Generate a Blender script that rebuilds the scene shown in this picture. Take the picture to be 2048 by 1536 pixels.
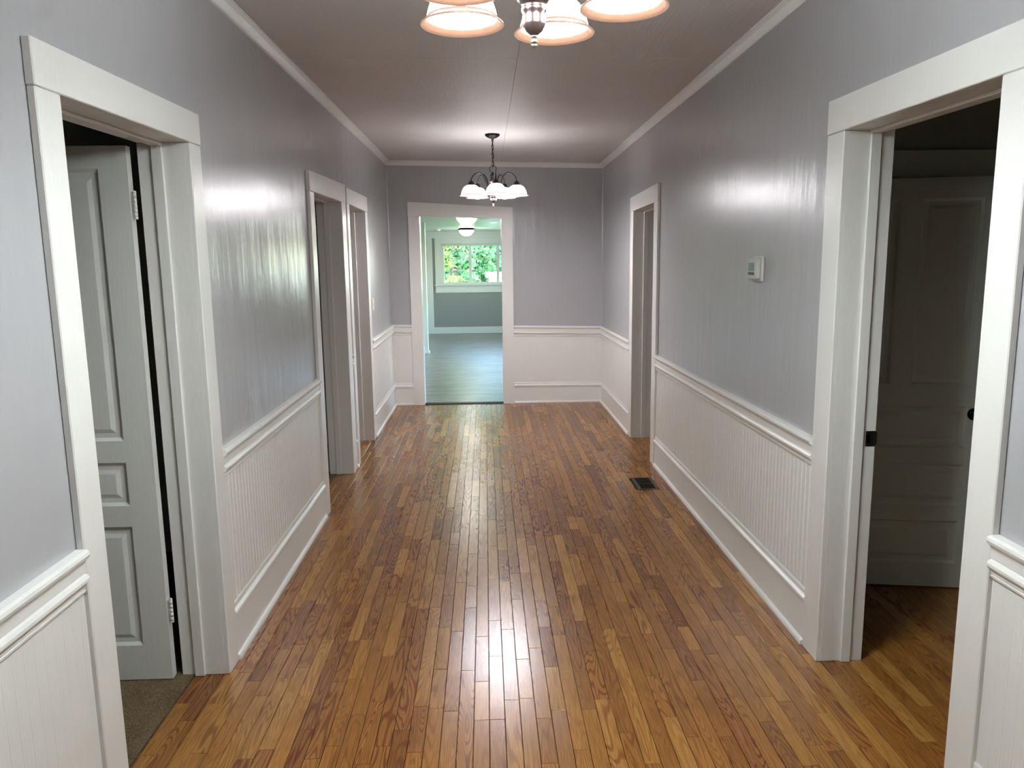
import bpy, bmesh, math, random
from mathutils import Vector, Matrix

for o in list(bpy.data.objects): bpy.data.objects.remove(o)
SC = bpy.context.scene
COL = SC.collection
RND = random.Random(7)

# ------------------------------------------------------------------ camera
F_PX, PITCH, YAW, ROLL = 1517.93, 0.1592, 0.03293, -0.01307
CAM = Vector((0.0, 0.0, 1.65))
cy, sy, cp, sp = math.cos(YAW), math.sin(YAW), math.cos(PITCH), math.sin(PITCH)
FW = Vector((sy * cp, cy * cp, -sp)); RT = Vector((cy, -sy, 0.0)); UP = RT.cross(FW)
cr, sr = math.cos(ROLL), math.sin(ROLL)
RT2 = RT * cr + UP * sr; UP2 = UP * cr - RT * sr
cd = bpy.data.cameras.new('camera'); co = bpy.data.objects.new('camera', cd); COL.objects.link(co)
cd.sensor_fit = 'HORIZONTAL'; cd.sensor_width = 36.0; cd.lens = F_PX / 2048 * 36.0
cd.clip_start = 0.02; cd.clip_end = 300
m = Matrix(((RT2.x, UP2.x, -FW.x), (RT2.y, UP2.y, -FW.y), (RT2.z, UP2.z, -FW.z))).to_4x4()
m.translation = CAM
co.matrix_world = m
SC.camera = co

# ------------------------------------------------------------------ world, sun, exposure
SKY_STRENGTH, SUN_ENERGY, EXPOSURE = 3.2, 18.0, 0.25
BULB_NEAR, BULB_FAR, SHADE_NEAR, SHADE_FAR = 195.0, 410.0, 55.0, 14.0
w = bpy.data.worlds.new('sky'); SC.world = w; w.use_nodes = True
nt = w.node_tree; bg = nt.nodes['Background']
sk = nt.nodes.new('ShaderNodeTexSky'); sk.sky_type = 'NISHITA'; sk.sun_disc = False
sk.sun_elevation = math.radians(48); sk.sun_rotation = math.radians(95)
nt.links.new(sk.outputs[0], bg.inputs[0]); bg.inputs[1].default_value = SKY_STRENGTH
sd = bpy.data.lights.new('sun', 'SUN'); so = bpy.data.objects.new('sun', sd); COL.objects.link(so)
sd.energy = SUN_ENERGY; sd.angle = math.radians(0.6); sd.color = (1.0, 0.96, 0.88)
so.location = (18, 12, 20); so.rotation_euler = Vector((-0.66, 0.06, -0.75)).to_track_quat('-Z', 'Y').to_euler()
vs = SC.view_settings
vs.view_transform = 'Standard'; vs.look = 'None'; vs.gamma = 1.0; vs.exposure = EXPOSURE; vs.use_curve_mapping = False

# ------------------------------------------------------------------ materials
def lin(c):
    c = c / 255.0
    return c / 12.92 if c <= 0.04045 else ((c + 0.055) / 1.055) ** 2.4
def rgb(r, g, b): return (lin(r), lin(g), lin(b), 1.0)
MAT = {}
def new_mat(name):
    m = bpy.data.materials.new(name); m.use_nodes = True
    n = m.node_tree.nodes; l = m.node_tree.links
    b = n['Principled BSDF']
    MAT[name] = m
    return m, n, l, b
def coords(n, l, scale=(1, 1, 1), src='Object'):
    if src == 'World':
        t = n.new('ShaderNodeNewGeometry'); out = t.outputs['Position']
    else:
        t = n.new('ShaderNodeTexCoord'); out = t.outputs[src]
    mp = n.new('ShaderNodeMapping'); mp.inputs['Scale'].default_value = scale
    l.new(out, mp.inputs['Vector'])
    return mp.outputs[0]
def noise(n, l, vec, scale, detail=4, rough=0.55, dist=0.0):
    t = n.new('ShaderNodeTexNoise'); t.inputs['Scale'].default_value = scale
    t.inputs['Detail'].default_value = detail; t.inputs['Roughness'].default_value = rough
    t.inputs['Distortion'].default_value = dist
    l.new(vec, t.inputs['Vector']); return t.outputs['Fac']
def ramp(n, l, fac, stops):
    r = n.new('ShaderNodeValToRGB'); e = r.color_ramp.elements
    while len(e) < len(stops): e.new(0.5)
    for k, (p, c) in enumerate(stops): e[k].position = p; e[k].color = c
    l.new(fac, r.inputs[0]); return r.outputs[0]
def bump(n, l, b, h, strength, dist, prev=None):
    bp = n.new('ShaderNodeBump'); bp.inputs['Strength'].default_value = strength; bp.inputs['Distance'].default_value = dist
    l.new(h, bp.inputs['Height'])
    if prev is not None: l.new(prev, bp.inputs['Normal'])
    l.new(bp.outputs[0], b.inputs['Normal']); return bp.outputs[0]
def paint(name, col, rough, bumps, var=0.03, spec=0.5):
    m, n, l, b = new_mat(name)
    v = noise(n, l, coords(n, l, (1, 1, 1), 'World'), 2.3, 5)
    c0 = tuple(x * (1 - var) for x in col[:3]) + (1,); c1 = tuple(min(1, x * (1 + var)) for x in col[:3]) + (1,)
    l.new(ramp(n, l, v, [(0.3, c0), (0.7, c1)]), b.inputs['Base Color'])
    b.inputs['Roughness'].default_value = rough; b.inputs['Specular IOR Level'].default_value = spec
    prev = None
    for sc, scale, st, di in bumps:
        prev = bump(n, l, b, noise(n, l, coords(n, l, sc, 'World'), scale, 3), st, di, prev)
    return m
# wall paint: vertical brush and roller streaks, patched plaster
paint('wall_paint', rgb(173, 172, 175), 0.28, [((1, 1, 0.10), 9, 0.22, 0.02), ((1, 1, 1), 160, 0.06, 0.003), ((1, 1, 0.6), 4, 0.22, 0.03)], 0.015, 0.72)
paint('ceiling_paint', rgb(212, 206, 204), 0.55, [((1, 0.05, 1), 70, 0.4, 0.004), ((1, 1, 1), 3, 0.15, 0.02)], 0.03)
paint('trim_white', rgb(232, 230, 226), 0.30, [((1, 1, 0.25), 60, 0.22, 0.004), ((1, 1, 1), 300, 0.05, 0.002)], 0.015)
paint('door_white', rgb(226, 226, 221), 0.36, [((1, 1, 0.1), 90, 0.2, 0.003)], 0.02)
paint('mint_white', rgb(226, 232, 226), 0.40, [((1, 1, 1), 60, 0.08, 0.003)], 0.015)
paint('room_grey', rgb(150, 152, 150), 0.55, [((1, 1, 1), 200, 0.1, 0.002)], 0.02)
paint('old_door', rgb(214, 218, 210), 0.42, [((1, 1, 0.1), 90, 0.2, 0.003)], 0.03)
paint('room_light', rgb(196, 198, 194), 0.6, [((1, 1, 1), 200, 0.1, 0.002)], 0.02)
paint('room_dark', rgb(158, 161, 154), 0.6, [((1, 1, 1), 200, 0.1, 0.002)], 0.02)
paint('plastic_white', rgb(228, 227, 222), 0.35, [((1, 1, 1), 400, 0.03, 0.001)], 0.01)
paint('plastic_grey', rgb(196, 198, 192), 0.4, [((1, 1, 1), 400, 0.03, 0.001)], 0.01)
paint('subfloor', rgb(38, 24, 14), 0.9, [((1, 1, 1), 60, 0.2, 0.003)], 0.1)
paint('shed_white', rgb(246, 246, 244), 0.6, [((1, 1, 1), 40, 0.1, 0.003)], 0.01)
paint('shed_roof', rgb(180, 182, 184), 0.7, [((1, 1, 1), 40, 0.3, 0.003)], 0.05)
paint('bark', rgb(92, 78, 66), 0.9, [((1, 1, 0.2), 14, 0.9, 0.05)], 0.25)
paint('lawn', rgb(96, 140, 62), 0.95, [((1, 1, 1), 30, 0.9, 0.05)], 0.25)

def metal(name, col, rough, met=1.0):
    m, n, l, b = new_mat(name)
    v = noise(n, l, coords(n, l), 40, 4)
    l.new(ramp(n, l, v, [(0.3, tuple(x * 0.8 for x in col[:3]) + (1,)), (0.7, col)]), b.inputs['Base Color'])
    b.inputs['Metallic'].default_value = met; b.inputs['Roughness'].default_value = rough
    return m
metal('black_metal', rgb(30, 28, 28), 0.35, 0.7)
metal('bronze', rgb(104, 86, 84), 0.28, 0.9)
metal('chrome', rgb(205, 203, 200), 0.18)
metal('register_metal', rgb(92, 84, 70), 0.4, 0.8)
metal('register_dark', rgb(40, 34, 26), 0.5, 0.6)
metal('knob_black', rgb(20, 20, 22), 0.15, 0.8)
metal('strike_steel', rgb(88, 88, 84), 0.35)
metal('dark_strip', rgb(36, 30, 28), 0.4, 0.2)
metal('lcd', rgb(120, 142, 148), 0.2, 0.0)
metal('lcd_dark', rgb(38, 38, 40), 0.25, 0.0)

def emit(name, col, strength, base=(0.9, 0.9, 0.9, 1), rough=0.25):
    m, n, l, b = new_mat(name)
    b.inputs['Base Color'].default_value = base; b.inputs['Roughness'].default_value = rough
    v = noise(n, l, coords(n, l), 6, 2)
    l.new(ramp(n, l, v, [(0.2, tuple(x * 0.94 for x in col[:3]) + (1,)), (0.8, col)]), b.inputs['Emission Color'])
    b.inputs['Emission Strength'].default_value = strength
    return m
emit('bulb_glow_near', (0.90, 1.0, 1.0, 1), BULB_NEAR)
emit('bulb_glow_far', (1.0, 0.975, 1.0, 1), BULB_FAR)
emit('shade_glass_near', (0.90, 1.0, 1.01, 1), SHADE_NEAR)
emit('shade_glass_far', (1.0, 0.98, 1.0, 1), SHADE_FAR)
emit('shade_rim_glass_near', (1.0, 0.60, 0.42, 1), 0.42, (0.022, 0.010, 0.006, 1))
emit('shade_rim_glass_far', (1.0, 0.90, 0.86, 1), 0.75, (0.04, 0.03, 0.028, 1))
emit('dome_glass', (1.0, 0.98, 0.93, 1), 42.0)
emit('can_lens', (1.0, 0.97, 0.92, 1), 20.0)

# oak strips: every board carries its own random tone (attribute), grain from position
def oak():
    m, n, l, b = new_mat('oak')
    at = n.new('ShaderNodeAttribute'); at.attribute_name = 'tone'; at.attribute_type = 'GEOMETRY'
    sep = n.new('ShaderNodeSeparateColor'); l.new(at.outputs['Color'], sep.inputs[0])
    g = n.new('ShaderNodeNewGeometry')
    off = n.new('ShaderNodeVectorMath'); off.operation = 'MULTIPLY_ADD'
    l.new(at.outputs['Color'], off.inputs[0]); off.inputs[1].default_value = (37, 53, 91); l.new(g.outputs['Position'], off.inputs[2])
    def mp(s):
        k = n.new('ShaderNodeMapping'); k.inputs['Scale'].default_value = s; l.new(off.outputs[0], k.inputs[0]); return k.outputs[0]
    # cathedral grain: a smooth field, long in the board direction, cut into rings
    fld = n.new('ShaderNodeTexNoise'); fld.inputs['Scale'].default_value = 1.0; fld.inputs['Detail'].default_value = 1.2; fld.inputs['Distortion'].default_value = 0.25
    l.new(mp((15, 1.5, 2)), fld.inputs['Vector'])
    mul = n.new('ShaderNodeMath'); mul.operation = 'MULTIPLY'; l.new(fld.outputs['Fac'], mul.inputs[0])
    mr = n.new('ShaderNodeMapRange'); l.new(sep.outputs[2], mr.inputs[0]); mr.inputs[3].default_value = 65; mr.inputs[4].default_value = 160
    l.new(mr.outputs[0], mul.inputs[1])
    fr = n.new('ShaderNodeMath'); fr.operation = 'SINE'; l.new(mul.outputs[0], fr.inputs[0])
    half = n.new('ShaderNodeMapRange'); l.new(fr.outputs[0], half.inputs[0]); half.inputs[1].default_value = -1
    ring = ramp(n, l, half.outputs[0], [(0.0, (0, 0, 0, 1)), (0.25, (0.35, 0.35, 0.35, 1)), (0.55, (1, 1, 1, 1)), (1.0, (0.85, 0.85, 0.85, 1))])
    fine = n.new('ShaderNodeTexNoise'); fine.inputs['Scale'].default_value = 1.0; fine.inputs['Detail'].default_value = 4; l.new(mp((420, 9, 60)), fine.inputs['Vector'])
    fr2 = ramp(n, l, fine.outputs['Fac'], [(0.36, (0, 0, 0, 1)), (0.56, (1, 1, 1, 1))])
    blot = n.new('ShaderNodeTexNoise'); blot.inputs['Scale'].default_value = 1.0; blot.inputs['Detail'].default_value = 3; l.new(mp((22, 3.5, 5)), blot.inputs['Vector'])
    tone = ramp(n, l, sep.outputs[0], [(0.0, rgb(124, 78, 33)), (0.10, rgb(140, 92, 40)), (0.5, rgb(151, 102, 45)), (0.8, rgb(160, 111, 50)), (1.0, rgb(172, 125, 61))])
    red = n.new('ShaderNodeMix'); red.data_type = 'RGBA'; red.blend_type = 'MIX'
    rr = ramp(n, l, sep.outputs[1], [(0.62, (0, 0, 0, 1)), (0.95, (0.4, 0.4, 0.4, 1))])
    l.new(rr, red.inputs['Factor']); l.new(tone, red.inputs['A']); red.inputs['B'].default_value = rgb(142, 86, 46)
    def darker(a, fac, col, mx):
        k = n.new('ShaderNodeMix'); k.data_type = 'RGBA'; k.blend_type = 'MULTIPLY'
        inv = n.new('ShaderNodeMapRange'); l.new(fac, inv.inputs[0]); inv.inputs[3].default_value = mx; inv.inputs[4].default_value = 0.0
        l.new(inv.outputs[0], k.inputs['Factor']); l.new(a, k.inputs['A']); k.inputs['B'].default_value = col
        return k.outputs['Result']
    gs = n.new('ShaderNodeMapRange'); l.new(sep.outputs[1], gs.inputs[0]); gs.inputs[3].default_value = 0.2; gs.inputs[4].default_value = 0.9
    inv = n.new('ShaderNodeMath'); inv.operation = 'SUBTRACT'; inv.inputs[0].default_value = 1.0; l.new(ring, inv.inputs[1])
    am = n.new('ShaderNodeMath'); am.operation = 'MULTIPLY'; l.new(inv.outputs[0], am.inputs[0]); l.new(gs.outputs[0], am.inputs[1])
    gm = n.new('ShaderNodeMix'); gm.data_type = 'RGBA'; gm.blend_type = 'MULTIPLY'; l.new(am.outputs[0], gm.inputs['Factor']); l.new(red.outputs['Result'], gm.inputs['A']); gm.inputs['B'].default_value = rgb(172, 132, 98)
    c = gm.outputs['Result']
    c = darker(c, fr2, rgb(178, 140, 106), 0.5)
    bl = ramp(n, l, blot.outputs['Fac'], [(0.30, (0, 0, 0, 1)), (0.46, (1, 1, 1, 1))])
    c = darker(c, bl, rgb(170, 150, 130), 0.25)
    l.new(c, b.inputs['Base Color'])
    b.inputs['Roughness'].default_value = 0.24
    p = bump(n, l, b, fr2, 0.06, 0.0006)
    wav = n.new('ShaderNodeTexNoise'); wav.inputs['Scale'].default_value = 1.0; wav.inputs['Detail'].default_value = 2; l.new(mp((30, 8, 5)), wav.inputs['Vector'])
    bump(n, l, b, wav.outputs['Fac'], 0.035, 0.004, p)
oak()
def vinyl():
    m, n, l, b = new_mat('vinyl')
    at = n.new('ShaderNodeAttribute'); at.attribute_name = 'tone'
    sep = n.new('ShaderNodeSeparateColor'); l.new(at.outputs['Color'], sep.inputs[0])
    v = noise(n, l, coords(n, l, (2, 40, 4), 'World'), 1.6, 5, 0.6, 0.5)
    c1 = ramp(n, l, v, [(0.32, rgb(78, 74, 68)), (0.5, rgb(140, 136, 126)), (0.68, rgb(186, 182, 172))])
    mx = n.new('ShaderNodeMix'); mx.data_type = 'RGBA'; mx.blend_type = 'MULTIPLY'; mx.inputs['Factor'].default_value = 1
    l.new(c1, mx.inputs['A']); l.new(ramp(n, l, sep.outputs[0], [(0, (0.7, 0.7, 0.7, 1)), (1, (1, 1, 1, 1))]), mx.inputs['B'])
    l.new(mx.outputs['Result'], b.inputs['Base Color']); b.inputs['Roughness'].default_value = 0.28
    bump(n, l, b, v, 0.25, 0.002)
vinyl()
def carpet():
    m, n, l, b = new_mat('carpet')
    v = noise(n, l, coords(n, l, (1, 1, 1), 'World'), 130, 3); v2 = noise(n, l, coords(n, l, (1, 1, 1), 'World'), 9, 3)
    mx = n.new('ShaderNodeMix'); mx.data_type = 'RGBA'; mx.inputs['Factor'].default_value = 0.4
    l.new(ramp(n, l, v, [(0.3, rgb(78, 62, 44)), (0.7, rgb(138, 116, 88))]), mx.inputs['A']); l.new(ramp(n, l, v2, [(0.3, rgb(86, 70, 52)), (0.7, rgb(122, 104, 80))]), mx.inputs['B'])
    l.new(mx.outputs['Result'], b.inputs['Base Color']); b.inputs['Roughness'].default_value = 1.0; b.inputs['Specular IOR Level'].default_value = 0.1
    bump(n, l, b, v, 1.0, 0.01)
carpet()
def leafmat(name, c0, c1):
    m, n, l, b = new_mat(name)
    v = noise(n, l, coords(n, l, (1, 1, 1), 'World'), 3.0, 3)
    c = ramp(n, l, v, [(0.3, c0), (0.7, c1)])
    l.new(c, b.inputs['Base Color']); b.inputs['Roughness'].default_value = 0.5
    tr = n.new('ShaderNodeBsdfTranslucent'); l.new(c, tr.inputs[0])
    ms = n.new('ShaderNodeMixShader'); ms.inputs[0].default_value = 0.4
    l.new(b.outputs[0], ms.inputs[1]); l.new(tr.outputs[0], ms.inputs[2])
    l.new(ms.outputs[0], n['Material Output'].inputs[0])
leafmat('leaf_mid', rgb(66, 116, 76), rgb(124, 172, 116))
leafmat('leaf_blue', rgb(60, 110, 92), rgb(116, 162, 134))
leafmat('leaf_yellow', rgb(100, 136, 70), rgb(160, 180, 100))
def glass():
    m, n, l, b = new_mat('pane_glass')
    tr = n.new('ShaderNodeBsdfTransparent'); gl = n.new('ShaderNodeBsdfGlossy'); gl.inputs['Roughness'].default_value = 0.02
    v = noise(n, l, coords(n, l), 2, 2)
    l.new(ramp(n, l, v, [(0.3, (0.90, 0.97, 0.94, 1)), (0.7, (0.93, 0.98, 0.96, 1))]), tr.inputs[0])
    fz = n.new('ShaderNodeFresnel'); fz.inputs[0].default_value = 1.45
    ms = n.new('ShaderNodeMixShader'); l.new(fz.outputs[0], ms.inputs[0]); l.new(tr.outputs[0], ms.inputs[1]); l.new(gl.outputs[0], ms.inputs[2])
    l.new(ms.outputs[0], n['Material Output'].inputs[0])
glass()

# ------------------------------------------------------------------ mesh helpers
ZC = 2.76; XL, XR, YB = -1.0943, 1.3593, 8.855
HALL = False
def warp(v):
    # the old hall is a little out of level towards its far end
    if not HALL or v[1] > 9.05: return v
    k = min(1.0, max(0.0, (v[1] - 3.0) / 5.85)) * min(1.0, max(0.0, v[2] / 0.6))
    x = min(XR + 0.1, max(XL - 0.1, v[0]))
    return (v[0], v[1], v[2] + (0.0075 - 0.0225 * (x - 0.13)) * k)
class MB:
    def __init__(s): s.v = []; s.f = []; s.sm = []
    def add(s, vs, fs, smooth=False):
        o = len(s.v); s.v += [tuple(x) for x in vs]
        for f in fs: s.f.append(tuple(i + o for i in f)); s.sm.append(smooth)
        return s
    def hexa(s, p):   # 8 corners, bottom ring 0-3 then top ring 4-7
        return s.add(p, [(3, 2, 1, 0), (4, 5, 6, 7), (0, 1, 5, 4), (1, 2, 6, 5), (2, 3, 7, 6), (3, 0, 4, 7)])
    def box(s, x0, x1, y0, y1, z0, z1, c=0.0):
        if x0 > x1: x0, x1 = x1, x0
        if y0 > y1: y0, y1 = y1, y0
        if z0 > z1: z0, z1 = z1, z0
        if c <= 0:
            return s.hexa([(x0, y0, z0), (x1, y0, z0), (x1, y1, z0), (x0, y1, z0), (x0, y0, z1), (x1, y0, z1), (x1, y1, z1), (x0, y1, z1)])
        c = min(c, (x1 - x0) * .45, (y1 - y0) * .45, (z1 - z0) * .45)
        bm = bmesh.new(); bmesh.ops.create_cube(bm, size=1)
        for q in bm.verts:
            q.co = ((x0 + x1) / 2 + q.co.x * (x1 - x0), (y0 + y1) / 2 + q.co.y * (y1 - y0), (z0 + z1) / 2 + q.co.z * (z1 - z0))
        bmesh.ops.bevel(bm, geom=bm.edges[:], offset=c, segments=1, affect='EDGES')
        bm.verts.index_update()
        s.add([q.co[:] for q in bm.verts], [tuple(q.index for q in f.verts) for f in bm.faces]); bm.free()
        return s
    def sweep(s, prof, p0, p1, out, up=(0, 0, 1), smooth=False):
        # prof: closed list of (d, h); d along out, h along up; from p0 to p1
        p0, p1, out, up = Vector(p0), Vector(p1), Vector(out), Vector(up)
        n = len(prof); vs = [p0 + out * d + up * h for d, h in prof] + [p1 + out * d + up * h for d, h in prof]
        fs = [(i, (i + 1) % n, n + (i + 1) % n, n + i) for i in range(n)] + [tuple(range(n))[::-1], tuple(range(n, 2 * n))]
        return s.add(vs, fs, smooth)
    def lathe(s, prof, c, seg=24, axis=(0, 0, 1), smooth=True, caps=True):
        # prof: list of (r, h) along axis from c
        c = Vector(c); a = Vector(axis).normalized()
        u = a.orthogonal().normalized(); w_ = a.cross(u)
        vs = []; n = len(prof)
        for r, h in prof:
            for k in range(seg):
                t = 2 * math.pi * k / seg
                vs.append(c + a * h + (u * math.cos(t) + w_ * math.sin(t)) * r)
        fs = [(i * seg + k, i * seg + (k + 1) % seg, (i + 1) * seg + (k + 1) % seg, (i + 1) * seg + k) for i in range(n - 1) for k in range(seg)]
        if caps:
            fs.append(tuple(range(seg))[::-1]); fs.append(tuple(range((n - 1) * seg, n * seg)))
        return s.add(vs, fs, smooth)
    def tube(s, pts, r, seg=10, closed=False):
        pts = [Vector(p) for p in pts]; n = len(pts); vs = []; ref = None
        for i, p in enumerate(pts):
            a = pts[(i - 1) % n] if (closed or i > 0) else p
            b = pts[(i + 1) % n] if (closed or i < n - 1) else p
            t = (b - a).normalized()
            if ref is None: ref = t.orthogonal().normalized()
            ref = (ref - t * ref.dot(t)).normalized(); w_ = t.cross(ref)
            rr = r[i] if isinstance(r, (list, tuple)) else r
            for k in range(seg):
                q = 2 * math.pi * k / seg
                vs.append(p + (ref * math.cos(q) + w_ * math.sin(q)) * rr)
        m_ = n if closed else n - 1
        fs = [(i * seg + k, i * seg + (k + 1) % seg, ((i + 1) % n) * seg + (k + 1) % seg, ((i + 1) % n) * seg + k) for i in range(m_) for k in range(seg)]
        if not closed: fs += [tuple(range(seg))[::-1], tuple(range((n - 1) * seg, n * seg))]
        return s.add(vs, fs, True)
    def sphere(s, c, r, seg=16, rings=10, sx=1, sz=1):
        prof = [(max(1e-4, r * math.sin(math.pi * i / rings)) * sx, -r * sz * math.cos(math.pi * i / rings)) for i in range(rings + 1)]
        return s.lathe(prof, c, seg)
ORG = {}
def link(o, parent, org):
    COL.objects.link(o); ORG[o] = Vector(org)
    if parent is not None:
        o.parent = parent; o.location = Vector(org) - ORG[parent]
    else: o.location = org
def obj(name, mb, mat, parent=None, org=None, tone=None):
    vs = [Vector(warp(v)) for v in mb.v]
    if org is None:
        lo = [min(v[i] for v in vs) for i in range(3)]; hi = [max(v[i] for v in vs) for i in range(3)]
        org = Vector(((lo[0] + hi[0]) / 2, (lo[1] + hi[1]) / 2, lo[2]))
    org = Vector(org)
    me = bpy.data.meshes.new(name); me.from_pydata([v - org for v in vs], [], mb.f); me.validate()
    if any(mb.sm): me.polygons.foreach_set('use_smooth', mb.sm if len(mb.sm) == len(me.polygons) else [True] * len(me.polygons))
    bm = bmesh.new(); bm.from_mesh(me); bmesh.ops.recalc_face_normals(bm, faces=bm.faces[:]); bm.to_mesh(me); bm.free()
    me.materials.append(MAT[mat])
    if tone is not None:
        a = me.color_attributes.new('tone', 'FLOAT_COLOR', 'POINT')
        if isinstance(tone[0], (int, float)): flat = list(tone) * len(me.vertices)
        else: flat = [x for t in tone for x in t]
        a.data.foreach_set('color', flat)
    o = bpy.data.objects.new(name, me); link(o, parent, org)
    return o
def empty(name, loc, parent=None):
    o = bpy.data.objects.new(name, None); o.empty_display_size = 0.1; link(o, parent, Vector(loc)); return o
def tag(o, label, cat, group=None, kind=None):
    o['label'] = label; o['category'] = cat
    if group: o['group'] = group
    if kind: o['kind'] = kind
    return o
def struct(o, label, cat): return tag(o, label, cat, None, 'structure')

# ------------------------------------------------------------------ measured layout
WT = 0.165                         # hall wall thickness
D1 = (2.063, 2.920, 1.950, 3.028)  # clear opening near/far, casing outer near/far
D2 = (4.970, 5.905, 4.850, 6.070)
D3 = (6.235, 7.060, 6.125, 7.175)
R1 = (2.007, 2.877, 1.890, 3.015)
R2 = (6.085, 6.940, 5.950, 7.070)
BX = (-0.737, 0.190, -0.866, 0.320)
DH, HT = 2.105, 2.232              # opening height, top of head casing
YN = -2.3                          # wall behind the camera
CP = 0.022
HALL = True

# ------------------------------------------------------------------ hall walls
def wall_run(mb, axis_x0, axis_x1, spans, y0, y1, top):
    cur = y0
    for a, b, h in spans:
        mb.box(axis_x0, axis_x1, cur, a, 0, top); mb.box(axis_x0, axis_x1, a, b, h, top); cur = b
    mb.box(axis_x0, axis_x1, cur, y1, 0, top)
J = 0.02
mb = MB(); wall_run(mb, XL - WT, XL, [(D[0] - J, D[1] + J, DH + J) for D in (D1, D2, D3)], YN - .1, YB + .14, 2.86)
wall_left = struct(obj('wall_left', mb, 'wall_paint'), 'left hall wall in glossy warm grey paint with white wainscot below', 'wall')
mb = MB(); wall_run(mb, XR, XR + WT, [(D[0] - J, D[1] + J, DH + J) for D in (R1, R2)], YN - .1, YB + .14, 2.86)
wall_right = struct(obj('wall_right', mb, 'wall_paint'), 'right hall wall in glossy warm grey paint carrying the thermostat', 'wall')
mb = MB()
mb.box(XL - .3, BX[0] - J, YB, YB + .14, 0, 2.86); mb.box(BX[1] + J, XR + .3, YB, YB + .14, 0, 2.86); mb.box(BX[0] - J, BX[1] + J, YB, YB + .14, 2.185, 2.86)
wall_back = struct(obj('wall_back', mb, 'wall_paint'), 'grey end wall of the hall with the bright cased opening', 'wall')
mb = MB(); mb.box(XL - .2, XR + .2, YN - .12, YN, 0, 2.86)
wall_front = struct(obj('wall_front', mb, 'wall_paint'), 'grey hall wall behind the viewer', 'wall')

# ceiling: a slab with butted sheets of panelling below it
mb = MB(); mb.box(XL - .05, XR + .05, YN - .05, YB + .05, ZC + .012, ZC + .1)
ceiling = struct(obj('ceiling', mb, 'ceiling_paint'), 'low-sheen grey white hall ceiling of butted panel sheets', 'ceiling')
ys = [YN, -0.4, 2.05, 4.42, 5.9, YB]
for a, b in ((XL - .02, 0.198), (0.2, XR + .02)):
    for y0, y1 in zip(ys[:-1], ys[1:]):
        dz = 0.0008 * RND.random()
        obj('ceiling_panel', MB().box(a, b, y0 + .0008, y1 - .0008, ZC + dz, ZC + .0125), 'ceiling_paint', ceiling)

# ------------------------------------------------------------------ mouldings
RAIL = [(0, .915), (.026, .915), (.034, .910), (.036, .902), (.033, .893), (.024, .886), (.020, .880), (.019, .852), (.016, .848), (.024, .845), (.029, .838), (.029, .830), (.024, .823), (.016, .820), (.016, .8085), (.0125, .807), (.0125, .8045), (.016, .803), (.015, .797), (.011, .795), (0, .795)]
CAP = [(0, .250), (.010, .250), (.013, .244), (.014, .226), (.018, .222), (.025, .216), (.027, .208), (.024, .201), (.020, .199), (.021, .192), (.014, .188), (0, .188)]
SHOE = [(0, 0), (.030, 0), (.030, .008), (.028, .015), (.023, .021), (.0155, .024), (0, .024)]
CROWN = [(0, -.052), (.008, -.052), (.010, -.046), (.030, -.020), (.042, -.010), (.046, -.008), (.046, 0), (0, 0)]
PW = 0.083
def wainscot(wall, base, segs, fixed, out, axis):
    """bead-edged planks, chair rail, base board, cap and shoe on each stretch of wall"""
    for a, b, ex in segs:
        def P(t, z=0.0): return (fixed, t, z) if axis == 'y' else (t, fixed, z)
        def S(prof, t0, t1, n, parent, ends=0.0):
            obj(n, MB().sweep(prof, P(t0), P(t1), out), 'trim_white', parent)
        S(RAIL, a - ex, b + ex, 'chair_rail', wall)
        S([(0, .012), (.0145, .012), (.0145, .192), (0, .192)], a - ex, b + ex, 'base_board', base)
        S(CAP, a - ex, b + ex, 'base_cap', base)
        S(SHOE, a + .004, b - .004, 'shoe_moulding', base)
        n = max(1, int((b - a) / PW)); t = a
        if b - a < .06: continue
        while t < b - .006:
            t1 = min(b, t + PW)
            # plank section: flat face with a bead run along its far edge
            w_ = t1 - t
            pr = [(0, 0), (w_, 0), (w_, .0076)]
            if w_ > .03:
                for k in range(7):
                    q = math.pi * k / 6; pr.append((w_ - .0065 + .0045 * math.cos(q), .0074 + .0026 * math.sin(q)))
                pr += [(w_ - .0122, .0072), (w_ - .0140, .0085)]
                if w_ > .07:
                    h_ = w_ - PW / 2; pr += [(h_ + .0010, .0085), (h_ - .0008, .0074)]
                    for k in range(7):
                        q = math.pi * k / 6; pr.append((h_ - .0065 + .0045 * math.cos(q), .0076 + .0022 * math.sin(q)))
                    pr += [(h_ - .0122, .0074), (h_ - .0140, .0085)]
                pr += [(.0010, .0085)]
            else: pr += [(w_ - .0010, .0085), (.0010, .0085)]
            pr += [(0, .0076)]
            dirv = Vector((0, 1, 0)) if axis == 'y' else Vector((1, 0, 0))
            rl = .3 if b < 2 else 1.0
            pr = [(p, .0085 + (q - .0085) * rl if q > .005 else q) for p, q in pr]
            obj('bead_plank', MB().sweep([(q, p) for p, q in pr], Vector(P(t, .2)), Vector(P(t, .81)), out, dirv), 'trim_white', wall)
            t = t1
base_left = struct(empty('baseboard_left', (XL, 4, 0)), 'tall white baseboard with cap and shoe along the left hall wall', 'baseboard')
base_right = struct(empty('baseboard_right', (XR, 4, 0)), 'tall white baseboard with cap and shoe along the right hall wall', 'baseboard')
base_back = struct(empty('baseboard_back', (0, YB, 0)), 'tall white baseboard on the end wall beside the cased opening', 'baseboard')
wainscot(wall_left, base_left, [(YN, D1[2], 0), (D1[3], D2[2], 0), (D2[3], D3[2], 0), (D3[3], YB, 0)], XL, (1, 0, 0), 'y')
wainscot(wall_right, base_right, [(YN, R1[2], 0), (R1[3], R2[2], 0), (R2[3], YB, 0)], XR, (-1, 0, 0), 'y')
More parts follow.
